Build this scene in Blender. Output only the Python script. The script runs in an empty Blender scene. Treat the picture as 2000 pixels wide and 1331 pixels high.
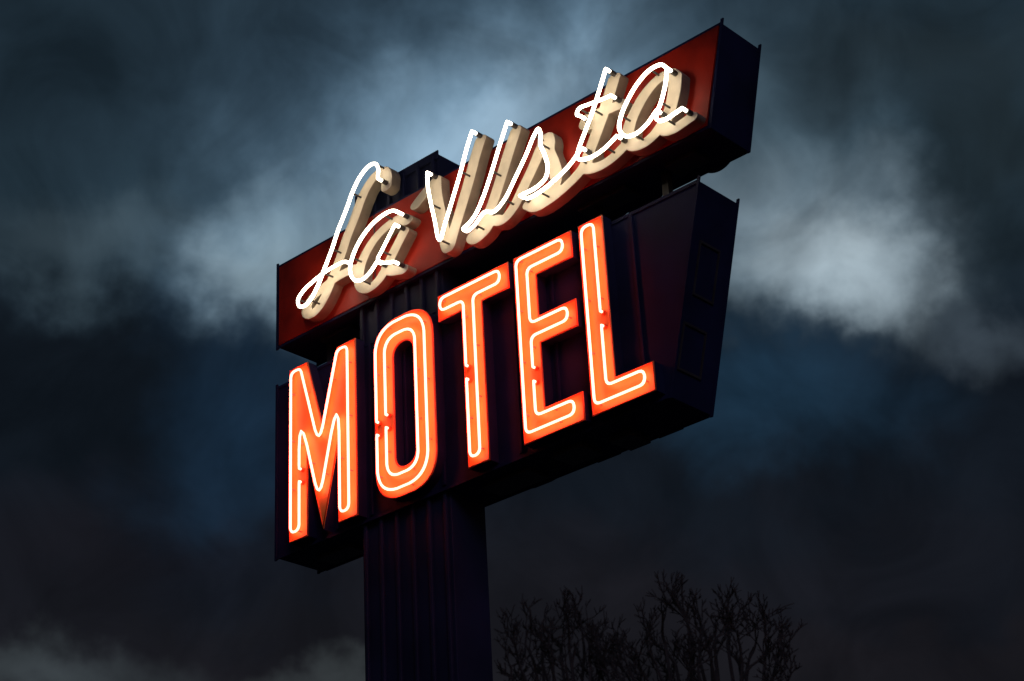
import bpy, bmesh, math, random
import numpy as np
from mathutils import Vector, Matrix
random.seed(4)
C=bpy.context
# World frame: X runs along the sign face, Y into it, Z up, metres. Sign pole stands near the origin.

# ---------------------------------------------------------------- helpers
def link(o,parent=None):
    C.collection.objects.link(o)
    if parent: o.parent=parent
    return o
def empty(name):
    e=bpy.data.objects.new(name,None); e.empty_display_size=.3; return link(e)
def mesh_obj(name,verts,faces,mat,parent=None,smooth=False):
    me=bpy.data.meshes.new(name); me.from_pydata(verts,[],faces); me.update()
    bm=bmesh.new(); bm.from_mesh(me); bmesh.ops.recalc_face_normals(bm,faces=bm.faces); bm.to_mesh(me); bm.free()
    for m in (mat if isinstance(mat,(list,tuple)) else [mat]): me.materials.append(m)
    if smooth: me.polygons.foreach_set('use_smooth',[True]*len(me.polygons))
    return link(bpy.data.objects.new(name,me),parent)
def prism(name,poly,y0,y1,mat,parent,bev=0.0):
    n=len(poly); v=[(x,y0,z) for x,z in poly]+[(x,y1,z) for x,z in poly]
    f=[list(range(n)),list(range(n,2*n))]+[[i,(i+1)%n,n+(i+1)%n,n+i] for i in range(n)]
    o=mesh_obj(name,v,f,mat,parent)
    if bev:
        b=o.modifiers.new('b','BEVEL'); b.width=bev; b.segments=2; b.limit_method='ANGLE'
    return o
def box(name,x0,x1,y0,y1,z0,z1,mat,parent,bev=0.0):
    return prism(name,[(x0,z0),(x1,z0),(x1,z1),(x0,z1)],y0,y1,mat,parent,bev)
def curve_to_obj(cu,name,mat,parent):
    tmp=bpy.data.objects.new('tmp',cu); C.collection.objects.link(tmp)
    dg=C.evaluated_depsgraph_get(); me=bpy.data.meshes.new_from_object(tmp.evaluated_get(dg))
    bpy.data.objects.remove(tmp)
    me.materials.clear()
    for m in (mat if isinstance(mat,(list,tuple)) else [mat]): me.materials.append(m)
    me.name=name
    return link(bpy.data.objects.new(name,me),parent)
def solid(name,loops,y0,y1,mats,parent,bev=.004):
    """extruded lettering; mats=(face,return)"""
    cu=bpy.data.curves.new(name,'CURVE'); cu.dimensions='2D'; cu.fill_mode='BOTH'
    cu.extrude=(y1-y0)/2-bev; cu.bevel_depth=bev; cu.bevel_resolution=1; cu.offset=-bev
    for L in loops:
        s=cu.splines.new('POLY'); s.points.add(len(L)-1); s.use_cyclic_u=True
        for i,(x,z) in enumerate(L): s.points[i].co=(x,z,0,1)
    o=curve_to_obj(cu,name,mats,parent); me=o.data
    mid=(y0+y1)/2
    for v in me.vertices:
        x,y,z=v.co; v.co=(x,mid-z,y)
    me.update()
    for p in me.polygons:
        p.use_smooth=False
        p.material_index=0 if (p.normal.y<-.8) else (1 if len(mats)>1 else 0)
    return o
def tube(name,paths,r,mat,parent,res=4):
    cu=bpy.data.curves.new(name,'CURVE'); cu.dimensions='3D'; cu.bevel_depth=r; cu.bevel_resolution=res; cu.use_fill_caps=True
    for P,cyc in paths:
        s=cu.splines.new('POLY'); s.points.add(len(P)-1); s.use_cyclic_u=cyc
        for i,p in enumerate(P): s.points[i].co=(p[0],p[1],p[2],1)
    o=curve_to_obj(cu,name,mat,parent)
    o.data.polygons.foreach_set('use_smooth',[True]*len(o.data.polygons))
    return o
def catmull(P,n=6):
    P=[np.array(p,float) for p in P]; Q=[2*P[0]-P[1]]+P+[2*P[-1]-P[-2]]; out=[]
    for i in range(1,len(Q)-2):
        p0,p1,p2,p3=Q[i-1:i+3]
        t0=0;t1=t0+max(1e-4,np.linalg.norm(p1-p0))**.5;t2=t1+max(1e-4,np.linalg.norm(p2-p1))**.5;t3=t2+max(1e-4,np.linalg.norm(p3-p2))**.5
        for k in range(n):
            t=t1+(t2-t1)*k/n
            A1=(t1-t)/(t1-t0)*p0+(t-t0)/(t1-t0)*p1;A2=(t2-t)/(t2-t1)*p1+(t-t1)/(t2-t1)*p2;A3=(t3-t)/(t3-t2)*p2+(t-t2)/(t3-t2)*p3
            B1=(t2-t)/(t2-t0)*A1+(t-t0)/(t2-t0)*A2;B2=(t3-t)/(t3-t1)*A2+(t-t1)/(t3-t1)*A3
            out.append(tuple((t2-t)/(t2-t1)*B1+(t-t1)/(t2-t1)*B2))
    out.append(tuple(P[-1])); return out
def contour(F,xs,zs):
    """marching squares of F=0"""
    segs={}
    ins=F<0
    c=ins[:-1,:-1]*1+ins[:-1,1:]*2+ins[1:,1:]*4+ins[1:,:-1]*8
    J,I=np.nonzero((c>0)&(c<15))
    def pt(e):
        k,j,i=e
        if k=='h':
            a,b=F[j,i],F[j,i+1]; t=a/(a-b); return (xs[i]+t*(xs[i+1]-xs[i]),zs[j])
        a,b=F[j,i],F[j+1,i]; t=a/(a-b); return (xs[i],zs[j]+t*(zs[j+1]-zs[j]))
    T={1:[(3,0)],2:[(0,1)],3:[(3,1)],4:[(1,2)],5:[(3,2),(1,0)],6:[(0,2)],7:[(3,2)],8:[(2,3)],9:[(2,0)],10:[(0,3),(2,1)],11:[(2,1)],12:[(1,3)],13:[(1,0)],14:[(0,3)]}
    for j,i in zip(J,I):
        E=[('h',j,i),('v',j,i+1),('h',j+1,i),('v',j,i)]
        for a,b in T[c[j,i]]: segs[E[a]]=E[b]
    loops=[]
    while segs:
        s,e=segs.popitem(); L=[s]
        while e!=s and e in segs:
            L.append(e); e=segs.pop(e)
        if len(L)>8: loops.append([pt(q) for q in L])
    return loops

# ---------------------------------------------------------------- materials
def lin(h):
    h=h.lstrip('#'); c=[int(h[i:i+2],16)/255 for i in (0,2,4)]
    return [x/12.92 if x<=.04045 else ((x+.055)/1.055)**2.4 for x in c]
def paint(name,col,rough=.5,var=.25,scale=3.0,metal=0,bump=.0,spec=.5):
    m=bpy.data.materials.new(name); m.use_nodes=True; nt=m.node_tree; N=nt.nodes; b=N['Principled BSDF']
    tc=N.new('ShaderNodeTexCoord'); n1=N.new('ShaderNodeTexNoise'); n1.inputs['Scale'].default_value=scale; n1.inputs['Detail'].default_value=5
    nt.links.new(tc.outputs['Object'],n1.inputs['Vector'])
    r=N.new('ShaderNodeValToRGB'); r.color_ramp.elements[0].position=.3; r.color_ramp.elements[1].position=.7
    r.color_ramp.elements[0].color=[c*(1-var) for c in col]+[1]; r.color_ramp.elements[1].color=[min(1,c*(1+var*.6)) for c in col]+[1]
    nt.links.new(n1.outputs['Fac'],r.inputs['Fac']); nt.links.new(r.outputs['Color'],b.inputs['Base Color'])
    b.inputs['Metallic'].default_value=metal; b.inputs['Specular IOR Level'].default_value=spec
    mr=N.new('ShaderNodeMapRange'); mr.inputs['To Min'].default_value=rough-.1; mr.inputs['To Max'].default_value=min(1,rough+.15)
    nt.links.new(n1.outputs['Fac'],mr.inputs['Value']); nt.links.new(mr.outputs['Result'],b.inputs['Roughness'])
    if bump:
        bp=N.new('ShaderNodeBump'); bp.inputs['Strength'].default_value=bump; bp.inputs['Distance'].default_value=.01
        n2=N.new('ShaderNodeTexNoise'); n2.inputs['Scale'].default_value=scale*4; nt.links.new(tc.outputs['Object'],n2.inputs['Vector'])
        nt.links.new(n2.outputs['Fac'],bp.inputs['Height']); nt.links.new(bp.outputs['Normal'],b.inputs['Normal'])
    return m
def emit(name,col,s):
    m=bpy.data.materials.new(name); m.use_nodes=True; N=m.node_tree.nodes; b=N['Principled BSDF']
    b.inputs['Base Color'].default_value=(.8,.8,.8,1); b.inputs['Emission Color'].default_value=(*col,1); b.inputs['Emission Strength'].default_value=s
    b.inputs['Roughness'].default_value=.2
    return m
M_box=paint('dark_navy_paint',(.010,.014,.052),.6,.35,2.5,bump=.15,spec=.12)
M_pole=paint('pole_paint',(.015,.018,.048),.55,.35,1.8,bump=.15,spec=.15)
M_red=paint('dark_red_enamel',(.34,.015,.005),.45,.6,2.2,bump=.12,spec=.2)
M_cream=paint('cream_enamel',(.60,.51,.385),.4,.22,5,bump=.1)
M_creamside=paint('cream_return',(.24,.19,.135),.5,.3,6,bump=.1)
M_orange=paint('orange_enamel',(.95,.48,.09),.4,.14,5,bump=.08)
M_rim=paint('orange_rim',(.75,.16,.04),.4,.2,6)
M_dark=paint('black_metal',(.03,.028,.03),.45,.3,8)
M_glass=paint('unlit_glass',(.35,.33,.3),.15,.1,8)
M_neonW=emit('white_neon',(1,.87,.66),8)
M_neonO=emit('orange_neon',(1,.085,.055),18)
M_bark=paint('bark',(.035,.03,.027),.9,.3,4)

root=empty('motel_sign')
# ---------------------------------------------------------------- cabinets
XL=-2.60
up=[(XL,9.46),(2.36,9.46),(2.59,10.31),(XL,10.31)]
lo=[(XL,7.41),(1.74,7.41),(2.21,9.05),(XL,9.05)]
def cabinet(nm,P,mat):
    prism(nm,P,.1,.6,mat,root,.004)
    (a,b,c,d)=P; t=.022
    for k,(p,q) in enumerate([(b,c),(a,d)]):
        s=1 if k==0 else -1
        for y in (.088,.585):
            pts=[(p[0]-s*.002,p[1]-.02),(p[0]+s*t,p[1]-.02),(q[0]+s*t,q[1]+.035),(q[0]-s*.002,q[1]+.035)]
            prism(nm+'_lip',pts,y,y+.014,mat,root)
    for y in (.092,.594):
        prism(nm+'_trim',[(a[0],a[1]-.012),(b[0],b[1]-.012),(b[0],b[1]+.015),(a[0],a[1]+.015)],y,y+.012,mat,root)
        prism(nm+'_trim',[(d[0],d[1]-.015),(c[0],c[1]-.015),(c[0],c[1]+.012),(d[0],d[1]+.012)],y+.001,y+.013,mat,root)
cabinet('upper_cabinet',up,M_box); cabinet('lower_cabinet',lo,M_box)
prism('red_panel',[(XL+.02,9.475),(2.345,9.475),(2.565,10.295),(XL+.02,10.295)],.084,.1015,M_red,root,.003)
for x in (-1.3,.0,1.3):
    box('panel_joint',x,x+.010,.080,.0845,9.48,10.29,M_dark,root)
for x in np.arange(XL+.35,1.7,.42):
    box('front_seam',x,x+.03,.082,.1015,7.44,9.03,M_box,root,.004)
def endpt(z,off): return 1.74+(z-7.41)*(.47/1.64)+off
for (z0,z1,y0,y1) in [(8.2,8.62,.2,.45),(7.62,7.98,.14,.42)]:
    for (a,b,c,d) in [(z0,z0+.018,y0,y1),(z1-.018,z1,y0,y1),(z0+.018,z1-.018,y0,y0+.015),(z0+.018,z1-.018,y1-.015,y1)]:
        prism('hatch_frame',[(endpt(a,-.002),a),(endpt(a,.012),a),(endpt(b,.012),b),(endpt(b,-.002),b)],c,d,M_dark,root)
# pole
PX0,PX1=-1.575,-.545
box('pole',PX0,PX1,.15,.55,-.2,10.62,M_pole,root,.006)
for i in range(6):
    x=PX0+.04+i*.185
    prism('pole_rib',[(x,0),(x+.035,0),(x+.035,10.6),(x,10.6)],.118,.152,M_pole,root,.008)
for k,y in enumerate((.13,.55)):
    box('pole_cap_lip',PX0-.015,PX1+.02,y,y+.012,10.56,10.64,M_pole,root)
for i in range(5): box('cap_stud',PX0+.15+i*.2,PX0+.19+i*.2,.2,.5,10.62,10.65,M_pole,root)
for (x0,x1,y0,y1,h) in [(-2.3,-1.9,.3,.5,.05),(-.3,.2,.25,.5,.04),(.5,.8,.2,.45,.05),(1.0,1.2,.3,.55,.06)]:
    box('underside_fitting',x0,x1,y0,y1,7.41-h,7.409,M_dark,root,.005)
for (x0,x1) in [(-2.2,-1.8),(.9,1.4),(1.8,2.1)]:
    box('underside_fitting',x0,x1,.25,.45,9.42,9.459,M_dark,root,.005)
for x in (-2.2,1.0,1.7): box('spacer_post',x,x+.06,.33,.39,9.051,9.459,M_dark,root)

# ---------------------------------------------------------------- MOTEL channel letters
B,T=7.44,9.09
def fillet(poly,r,n=4):
    out=[]; N=len(poly)
    for i in range(N):
        p=np.array(poly[i]); a=np.array(poly[i-1]); b=np.array(poly[(i+1)%N])
        u=(a-p); v=(b-p); lu=np.linalg.norm(u); lv=np.linalg.norm(v); u/=lu; v/=lv
        ang=math.acos(max(-1,min(1,u.dot(v))))
        if ang>3.1: out.append(tuple(p)); continue
        t=min(r/math.tan(ang/2),.48*lu,.48*lv)
        p1=p+u*t; p2=p+v*t
        for k in range(n+1):
            s=k/n; q=(1-s)**2*p1+2*s*(1-s)*(p+ (p1+p2-2*p)*.08)+s*s*p2; out.append(tuple(q))
    return out
def area(P): return .5*sum(P[i-1][0]*P[i][1]-P[i][0]*P[i-1][1] for i in range(len(P)))
def inset(poly,d):
    if area(poly)<0: d=-d
    out=[]; N=len(poly)
    for i in range(N):
        p0=np.array(poly[i-1]);p=np.array(poly[i]);p1=np.array(poly[(i+1)%N])
        e0=(p-p0)/np.linalg.norm(p-p0); e1=(p1-p)/np.linalg.norm(p1-p)
        n0=np.array((-e0[1],e0[0])); n1=np.array((-e1[1],e1[0]))
        k=1+n0.dot(n1); out.append(tuple(p+(n0+n1)*d/k))
    return out
w=.235; h=.24
m0,m1=-2.32,-1.465; mc=(m0+m1)/2
Mp=[(m0,B),(m0,T),(m0+w,T),(mc,8.42),(m1-w,T),(m1,T),(m1,B),(m1-w,B),(m1-w,8.16),(mc,B),(m0+w,8.16),(m0+w,B)]
t0,t1=-.46,.34; s0,s1=-.195,.038
Tp=[(t0,T-h),(t0,T),(t1,T),(t1,T-h),(s1,T-h),(s1,B),(s0,B),(s0,T-h)]
e0,e1=.40,1.02
Ep=[(e0,B),(e0,T),(e1,T),(e1,T-h),(e0+w,T-h),(e0+w,8.48),(e1,8.48),(e1,8.24),(e0+w,8.24),(e0+w,B+h),(e1,B+h),(e1,B)]
l0,l1=1.094,1.705
Lp=[(l0,B),(l0,T),(l0+.25,T),(l0+.25,B+h),(l1,B+h),(l1,B)]
o0,o1=-1.24,-.53
def rrect(x0,x1,z0,z1,r): return fillet([(x0,z0),(x0,z1),(x1,z1),(x1,z0)],r,10)
Oo=rrect(o0,o1,B,T,.27); Oi=rrect(o0+w,o1-w,B+w+.02,T-w-.02,.11)
letters={'letter_M':[Mp],'letter_O':[Oo,Oi],'letter_T':[Tp],'letter_E':[Ep],'letter_L':[Lp]}
TY=-.05
D=.062
def cut_loop(P,at,gap=.05):
    """closed loop -> open path with a gap nearest to point 'at', ends turned back into the letter"""
    Q=[]
    for i in range(len(P)):
        a=np.array(P[i]); b=np.array(P[(i+1)%len(P)]); n=max(1,int(np.linalg.norm(b-a)/.1))
        if np.linalg.norm((a+b)/2-np.array(at))<.6: n=max(n,int(np.linalg.norm(b-a)/.03))
        for k in range(n): Q.append(tuple(a+(b-a)*k/n))
    i=min(range(len(Q)),key=lambda i:(Q[i][0]-at[0])**2+(Q[i][1]-at[1])**2)
    Q=Q[i:]+Q[:i]; c=Q[0]
    Q=[q for q in Q if math.hypot(q[0]-c[0],q[1]-c[1])>gap or abs(q[0]-c[0])>.05]
    P3=[(x,TY,z) for x,z in Q]
    a=P3[0];b=P3[-1]
    return ([(a[0],.02,a[2]),(a[0],TY+.012,a[2])]+P3+[(b[0],TY+.012,b[2]),(b[0],.02,b[2])],(a,b))
gaps=[]; paths=[]
loops=[(fillet(inset(Mp,D),.05),(m0+w-.06,8.0)),(rrect(o0+D,o1-D,B+D,T-D,.22),(o0+D,8.1)),(rrect(o0+w-D,o1-w+D,B+w-D+.01,T-w+D-.01,.13),(o0+w-D,8.15)),
 (fillet(inset(Tp,D),.05),(s0+D,8.25)),(fillet(inset(Ep,D),.05),(e0+w-D,7.98)),(fillet(inset(Lp,D),.05),(l0+.25-D,8.2))]
for L,at in loops:
    p,(a,b)=cut_loop(L,at); paths.append((p,False)); gaps+= [a,b]
for nm,L in letters.items():
    solid(nm,L,0,.103,(M_orange,M_box),root,.004)
    tube(nm+'_rim',[([(x,-.004,z) for x,z in inset(q,.006 if k==0 else -.006)],True) for k,q in enumerate(L)],.009,M_rim,root,1)
tube('orange_neon_tube',paths,.0115,M_neonO,root,1)
bp=[]
for g in gaps: bp.append(([(g[0],.0,g[2]),(g[0],-.03,g[2])],False))
tube('electrode_boot',bp,.02,M_rim,root,2)
sp=[]
for p,_ in paths:
    acc=0
    for a,b in zip(p[2:-2],p[3:-2]):
        acc+=math.dist(a,b)
        if acc>.45: acc=0; sp.append(([(b[0],.0,b[2]),(b[0],TY,b[2])],False))
tube('tube_support',sp,.006,M_glass,root,1)

# ---------------------------------------------------------------- La Vista script (cm along the sign, cm above z=9 m)
S={
'L':'-102,146 -101,156 -105,163 -114,164 -126,157 -135,146 -143,132 -153,117 -162,100 -172,84 -181,70 -191,60 -199,57 -206,60 -207,67 -200,73 -188,77 -173,80 -158,81 -146,80 -138,75',
'a1':'-77,100 -84,105 -96,106 -112,102 -126,93 -136,80 -139,68 -134,57 -125,53 -114,56 -105,63',
'a1s':'-82,90 -91,80 -99,71 -104,65 -98,59 -84,54',
'V':'-41,124 -41,110 -38,91 -34,71 -31,54 -29,52 -23,64 -13,84 -2,107 6,126 13,140',
'i':'53,130 43,111 33,91 22,71 12,58 4,53 -2,51 2,47 11,49 22,56 33,52 45,58 59,74 72,90 81,103 86,107 88,101 87,92 91,79 93,67 90,58 80,54 62,54',
'st':'62,54 70,48 83,48 100,52 117,59 129,68',
't':'160,128 153,114 144,97 134,81 126,68 124,61 129,57 141,55 153,57 165,62',
'tb':'131,97 127,101 130,105 140,104 153,102 163,101',
'a2':'219,98 214,104 203,105 190,99 179,89 171,78 168,67 173,58 182,55 194,58 205,66',
'a2s':'219,98 216,85 210,71 204,61 206,56 213,54 222,55 229,56',
}
def cm(s): return [(float(a.split(',')[0])/100,9+float(a.split(',')[1])/100) for a in s.split()]
SP={k:catmull(cm(v),6) for k,v in S.items()}
WY=-.13; FY=-.02
wp=[]; boots=[]
for k,P in SP.items():
    a,b=P[0],P[-1]
    p=[(x,WY,z) for x,z in P]
    if k not in('st','a2s'): p=[(a[0],FY,a[1]),(a[0],WY+.02,a[1])]+p; boots.append(a)
    if k not in('L',): p=p+[(b[0],WY+.02,b[1]),(b[0],FY,b[1])]; boots.append(b)
    wp.append((p,False))
tube('white_neon_tube',wp,.0155,M_neonW,root,1)
tube('electrode_boot',[([(x,FY,z),(x,-.08,z)],False) for x,z in boots],.022,M_dark,root,3)
sp=[]
for k,P in SP.items():
    for i in range(12,len(P)-4,18): sp.append(([(P[i][0],FY,P[i][1]),(P[i][0],WY+.01,P[i][1])],False))
tube('tube_support',sp,.009,M_dark,root,2)
res=.012
xs=np.arange(-2.5,2.6,res); zs=np.arange(9.3,10.95,res)
GX,GZ=np.meshgrid(xs,zs); F=np.full(GX.shape,9.0)
NX,NZ=.068,.044
def dense(P,st=.012):
    out=[]
    for a,b in zip(P[:-1],P[1:]):
        n=max(1,int(math.hypot(b[0]-a[0],b[1]-a[1])/st))
        out+=[(a[0]+(b[0]-a[0])*k/n,a[1]+(b[1]-a[1])*k/n) for k in range(n)]
    return out+[P[-1]]
extra=[cm('-41,124 -49,121 -58,116 -66,111')]
for P in list(SP.values())+extra:
    for (x,z) in dense(P):
        x-=.01; z-=.03
        i0=max(0,int((x-NX*2+2.5)/res)); i1=int((x+NX*2+2.5)/res); j0=max(0,int((z-NZ*2-9.3)/res)); j1=int((z+NZ*2-9.3)/res)
        sub=F[j0:j1,i0:i1]
        np.minimum(sub,np.sqrt(((GX[j0:j1,i0:i1]-x)/NX)**2+((GZ[j0:j1,i0:i1]-z)/NZ)**2)-1,out=sub)
LO=contour(F,xs,zs)
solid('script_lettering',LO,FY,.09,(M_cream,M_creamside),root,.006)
def rev(P,m,): return [(m-x,z) for x,z in P]
solid('reverse_script_lettering',[rev(L,0.0) for L in LO],.595,.72,(M_dark,M_dark),root,.005)
for nm,L in letters.items():
    solid('reverse_'+nm,[rev(q,-.91) for q in L],.595,.70,(M_dark,M_dark),root,.004)

# ---------------------------------------------------------------- ground, sky, trees
M_ground=paint('asphalt',(.05,.05,.052),.85,.3,1.2,bump=.4)
R=1400
n=64; mesh_obj('ground',[(R*math.cos(i*2*math.pi/n),R*math.sin(i*2*math.pi/n),0) for i in range(n)],[list(range(n))],M_ground)
box('concrete_footing',PX0-.3,PX1+.3,-.15,.85,-.1,.25,paint('concrete',(.3,.29,.27),.85,.25,4,bump=.4),root,.02)

def sky_mat():
    """cloud banks laid out by azimuth / elevation (degrees), broken up with fractal noise"""
    m=bpy.data.materials.new('cloudy_dusk_sky'); m.use_nodes=True; nt=m.node_tree; N=nt.nodes; K=nt.links; N.clear()
    out=N.new('ShaderNodeOutputMaterial'); em=N.new('ShaderNodeEmission'); K.new(em.outputs[0],out.inputs[0])
    tc=N.new('ShaderNodeTexCoord')
    def vm(op,a,b=None,c=None):
        n=N.new('ShaderNodeVectorMath'); n.operation=op
        for i,x in enumerate((a,b,c)):
            if x is None: continue
            if isinstance(x,(tuple,list)): n.inputs[i].default_value=x
            elif isinstance(x,(int,float)): n.inputs[i].default_value=(x,x,x)
            else: K.new(x,n.inputs[i])
        return n
    def mt(op,a,b=None):
        n=N.new('ShaderNodeMath'); n.operation=op
        for i,x in enumerate((a,b)):
            if x is None: continue
            if isinstance(x,(int,float)): n.inputs[i].default_value=x
            else: K.new(x,n.inputs[i])
        return n.outputs[0]
    d=vm('NORMALIZE',tc.outputs['Object']).outputs[0]
    sep=N.new('ShaderNodeSeparateXYZ'); K.new(d,sep.inputs[0])
    az=mt('MULTIPLY',mt('ARCTAN2',sep.outputs[0],sep.outputs[1]),57.2958*.89)
    el=mt('MULTIPLY',mt('ARCSINE',sep.outputs[2]),57.2958)
    cmb=N.new('ShaderNodeCombineXYZ'); K.new(az,cmb.inputs[0]); K.new(el,cmb.inputs[1]); P=cmb.outputs[0]
    def noise(scale,det,rough,off,dist=0):
        v=vm('ADD',P,off).outputs[0]
        n=N.new('ShaderNodeTexNoise'); n.noise_dimensions='2D'; n.inputs['Scale'].default_value=scale; n.inputs['Detail'].default_value=det; n.inputs['Roughness'].default_value=rough
        n.inputs['Distortion'].default_value=dist
        K.new(v,n.inputs['Vector']); return n
    n1=noise(.16,3,.5,(0,0,0)); w1=vm('SUBTRACT',n1.outputs['Color'],.5).outputs[0]
    n2=noise(.55,5,.55,(31,7,3)); w2=vm('SUBTRACT',n2.outputs['Color'],.5).outputs[0]
    W=vm('MULTIPLY_ADD',w1,3.6,P).outputs[0]; W=vm('MULTIPLY_ADD',w2,2.1,W).outputs[0]
    W=vm('MULTIPLY_ADD',W,(1,1,0),(0,0,1)).outputs[0]
    g=N.new('ShaderNodeMapRange'); K.new(el,g.inputs['Value']); g.inputs['From Min'].default_value=17; g.inputs['From Max'].default_value=38
    rp=N.new('ShaderNodeValToRGB'); K.new(g.outputs[0],rp.inputs[0]); e=rp.color_ramp.elements
    e[0].position=0; e[0].color=(*lin('19191e'),1); e[1].position=1; e[1].color=(*lin('212f39'),1)
    x=e.new(.35); x.color=(*lin('12171f'),1)
    x=e.new(.7); x.color=(*lin('24343f'),1)
    col=rp.outputs[0]
    # (azimuth*.89, elevation, radius_x, radius_y, tilt, colour, opacity, solid core)
    blobs=[
    (-37.8,35.6,13.5,5.2,0,'2f4252',.9,0),(-51.7,36,8.0,4.8,0,'18242d',.85,0),
    (-38.2,32.0,11.0,6.4,26,'5d7a90',1,0),(-38.2,32.4,8.8,4.2,28,'7e9bb1',.95,0),(-36.0,33.9,3.8,2.0,28,'98b4c9',.7,0),
    (-49.4,30.4,5.6,1.8,3,'3f4f59',.7,0),(-43.2,30.2,3.8,2.8,38,'7f97a6',.9,0),(-44.3,29.4,1.7,1.4,0,'92a8b4',.6,0),
    (-50.1,26.0,9.5,3.2,0,'0e141b',.97,.62),(-45.0,24.6,3.9,6.2,0,'182b3e',.85,0),
    (-28.4,32.1,5.6,5,0,'465965',.9,0),(-27.6,29.6,5.8,3.6,-20,'71838f',.95,0),(-26.5,28.6,3.6,2.0,-18,'9fafb8',.85,0),
    (-21.4,31.4,3.0,4.2,-10,'1a2328',.85,.1),(-22.9,34.4,5.3,2.2,0,'1f292f',.75,0),
    (-27.2,22.2,10.2,4.3,-12,'11171f',.97,.80),(-29.0,25.0,6.2,2.6,-6,'1d3549',.8,0),(-22.6,25.9,2.4,1.3,-25,'3f4a54',.7,0),
    (-29.8,18.9,14,3.9,0,'18171c',.6,0),(-50.8,17.1,5.5,1.2,0,'3a4145',.75,0),(-42.5,16.9,3.4,.9,0,'41474a',.7,0),(-47.2,20.5,7.8,1.9,0,'15151b',.7,0)]
    for (cx,cy,sx,sy,rot,hx,al,soft) in blobs:
        c,s=math.cos(math.radians(rot)),math.sin(math.radians(rot))
        u=vm('DOT_PRODUCT',W,(c/sx,s/sx,-(c*cx+s*cy)/sx)).outputs['Value']
        v=vm('DOT_PRODUCT',W,(-s/sy,c/sy,-(-s*cx+c*cy)/sy)).outputs['Value']
        L=mt('SQRT',mt('ADD',mt('MULTIPLY',u,u),mt('MULTIPLY',v,v)))
        r=N.new('ShaderNodeMapRange'); r.interpolation_type='SMOOTHSTEP'; K.new(L,r.inputs['Value'])
        r.inputs['From Min'].default_value=1.15; r.inputs['From Max'].default_value=soft; r.inputs['To Min'].default_value=0; r.inputs['To Max'].default_value=al
        mx=N.new('ShaderNodeMix'); mx.data_type='RGBA'; K.new(r.outputs[0],mx.inputs[0]); K.new(col,mx.inputs[6]); mx.inputs[7].default_value=(*lin(hx),1)
        col=mx.outputs[2]
    n3=noise(.25,7,.55,(5,50,9),.5)
    r=N.new('ShaderNodeMapRange'); K.new(n3.outputs['Fac'],r.inputs['Value']); r.inputs['From Min'].default_value=.3; r.inputs['From Max'].default_value=.7
    r.inputs['To Min'].default_value=.74; r.inputs['To Max'].default_value=1.26
    col=vm('MULTIPLY',col,r.outputs[0]).outputs[0]
    K.new(col,em.inputs[0]); em.inputs[1].default_value=1
    try: m.cycles.emission_sampling='NONE'
    except: pass
    return m
# cloud dome; gap cut to let the added fill light in, showing world sky
bm=bmesh.new(); bmesh.ops.create_uvsphere(bm,u_segments=96,v_segments=48,radius=1450)
bmesh.ops.delete(bm,geom=[v for v in bm.verts if v.co.z<-60],context='VERTS')
sd=Vector((.75,-.6,.45)).normalized()
bmesh.ops.delete(bm,geom=[v for v in bm.verts if v.co.normalized().dot(sd)>math.cos(math.radians(38))],context='VERTS')
me=bpy.data.meshes.new('sky'); bm.to_mesh(me); bm.free(); me.materials.append(sky_mat()); sky=link(bpy.data.objects.new('sky',me))

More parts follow.
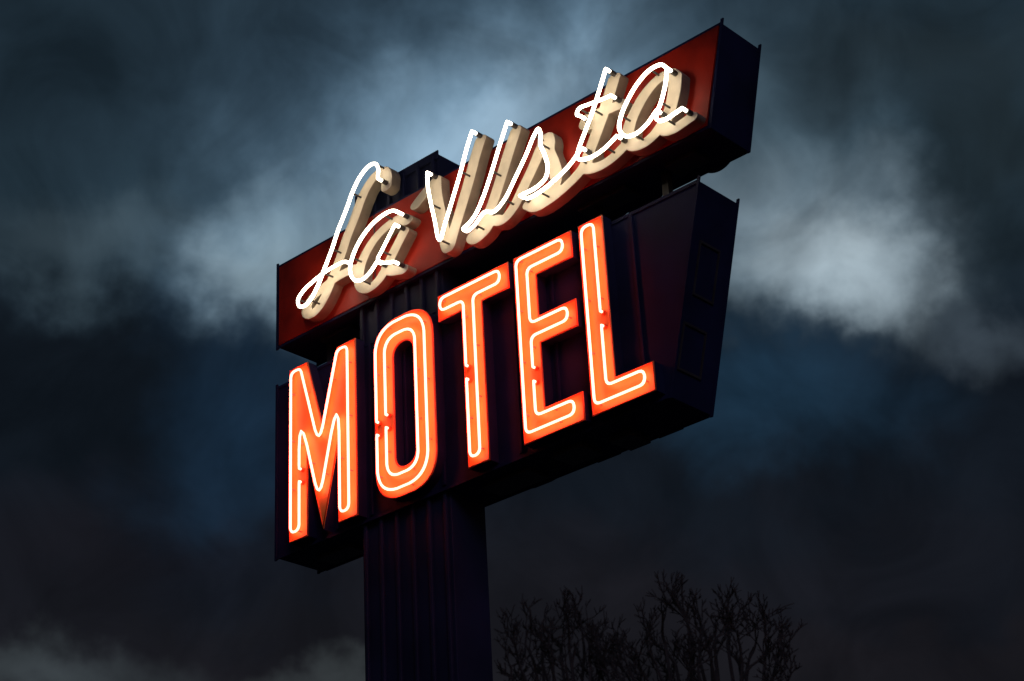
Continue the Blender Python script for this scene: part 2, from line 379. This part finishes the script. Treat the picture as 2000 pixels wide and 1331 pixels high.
def tree(name,base,height,seed,cr,shoots):
    """bare tree: trunk, fanned limbs to a domed crown, dense forking twigs"""
    rnd=random.Random(seed); V=[];Fc=[]
    def seg(p,q,r0,r1,n=4):
        d=(q-p).normalized(); a=d.orthogonal().normalized(); b=d.cross(a); i=len(V)
        for c,r in((p,r0),(q,r1)):
            for k in range(n):
                t=2*math.pi*k/n; V.append(tuple(c+(a*math.cos(t)+b*math.sin(t))*r))
        for k in range(n): Fc.append((i+k,i+(k+1)%n,i+n+(k+1)%n,i+n+k))
    def twig(p,d,L,r,lev):
        q=p; dd=d.copy(); st=4
        for s in range(st):
            dd=(dd+Vector((rnd.gauss(0,.2),rnd.gauss(0,.2),rnd.gauss(.06,.14)))).normalized()
            nq=q+dd*L/st; seg(q,nq,r,r*.9); r*=.9
            if lev<3 and s>0 and rnd.random()<.6:
                sd=(dd+Vector((rnd.gauss(0,.55),rnd.gauss(0,.55),rnd.gauss(.1,.3)))).normalized()
                twig(nq,sd,L*rnd.uniform(.4,.6),max(.010,r*.62),lev+1)
            q=nq
        if lev<3:
            for i in range(2):
                sd=(dd+Vector((rnd.gauss(0,.4),rnd.gauss(0,.4),rnd.gauss(.1,.2)))).normalized()
                twig(q,sd,L*rnd.uniform(.6,.8),max(.010,r*.75),lev+1)
    fork=height*.33
    tr0=.018*height; p=Vector((0,0,-.1))
    for i in range(6):
        q=Vector((.06*math.sin(i*1.7),.06*math.cos(i*2.1),fork*(i+1)/6)); seg(p,q,tr0*(1-.05*i),tr0*(.95-.05*i),9); p=q
    mains=[]
    for i in range(7):
        a=i*2.399; rr=cr*.45*(.4+.6*((i%3)/2)); e=Vector((rr*math.cos(a),rr*math.sin(a),height*.62+rnd.uniform(-.3,.3)))
        q=p; N=7
        for s in range(1,N+1):
            t=s/N; c=p.lerp(e,t)+Vector((rnd.gauss(0,.04),rnd.gauss(0,.04),0)); seg(q,c,tr0*.6*(1-.5*(s-1)/N),tr0*.6*(1-.5*s/N),7); q=c
        mains.append(q)
    for i in range(shoots):
        a=i*2.399963; rr=cr*math.sqrt((i+.5)/shoots)
        top=height*(1-.10*(rr/cr)**2)-rnd.uniform(.75,1.5)
        e=Vector((rr*math.cos(a)*.9,rr*math.sin(a)*.9,top))
        m=min(mains,key=lambda m:(m.x-e.x)**2+(m.y-e.y)**2)
        q=m; N=6
        for s in range(1,N+1):
            t=s/N; c=m.lerp(e,t); c.z+=(-.25)*math.sin(t*math.pi); c+=Vector((rnd.gauss(0,.06),rnd.gauss(0,.06),0)) if s<N else Vector()
            seg(q,c,.055*(1-.5*(s-1)/N),.055*(1-.5*s/N),5); q=c
        d=Vector((e.x*.25,e.y*.25,1)).normalized()
        twig(q,d,rnd.uniform(.42,.62),.028,0)
    V=[(base[0]+x,base[1]+y,z) for x,y,z in V]
    return mesh_obj(name,V,Fc,M_bark)
tree('bare_tree',(-8.45,14.35),12.0,3,1.6,36)
tree('bare_tree.001',(-12.19,15.24),13.1,8,1.2,26)

# ---------------------------------------------------------------- light, world, camera
w=bpy.data.worlds.new('World'); C.scene.world=w; w.use_nodes=True; nt=w.node_tree
sk=nt.nodes.new('ShaderNodeTexSky'); sk.sky_type='NISHITA'; sk.sun_disc=False; sk.sun_elevation=math.radians(2); sk.sun_rotation=math.radians(129)
nt.links.new(sk.outputs[0],nt.nodes['Background'].inputs[0]); nt.nodes['Background'].inputs[1].default_value=.02
sl=bpy.data.lights.new('fill_sun','SUN'); sl.energy=.35; sl.angle=math.radians(20); sl.color=(.62,.58,1)  # added violet fill, aimed to lighten the cabinet front and right end
so=link(bpy.data.objects.new('fill_sun',sl)); so.rotation_euler=(Vector((-.75,.6,-.45))).to_track_quat('-Z','Y').to_euler()
so.location=(20,-8,14)
cam=bpy.data.cameras.new('camera'); co=link(bpy.data.objects.new('camera',cam))
zf=Vector((-.5861,.6707,.4545)).normalized(); xr=Vector((.7346,.6764,-.0509)); xr=(xr-zf*xr.dot(zf)).normalized(); yu=(-zf).cross(xr)
Mx=Matrix((xr,yu,-zf)).transposed().to_4x4(); Mx.translation=(9.07,-10,1.6); co.matrix_world=Mx
cam.lens=65.9; cam.clip_end=5000; cam.clip_start=.1
cam.dof.use_dof=True; cam.dof.focus_distance=15; cam.dof.aperture_fstop=2.8
C.scene.camera=co
C.scene.view_settings.view_transform='Standard'; C.scene.view_settings.look='None'; C.scene.view_settings.exposure=0
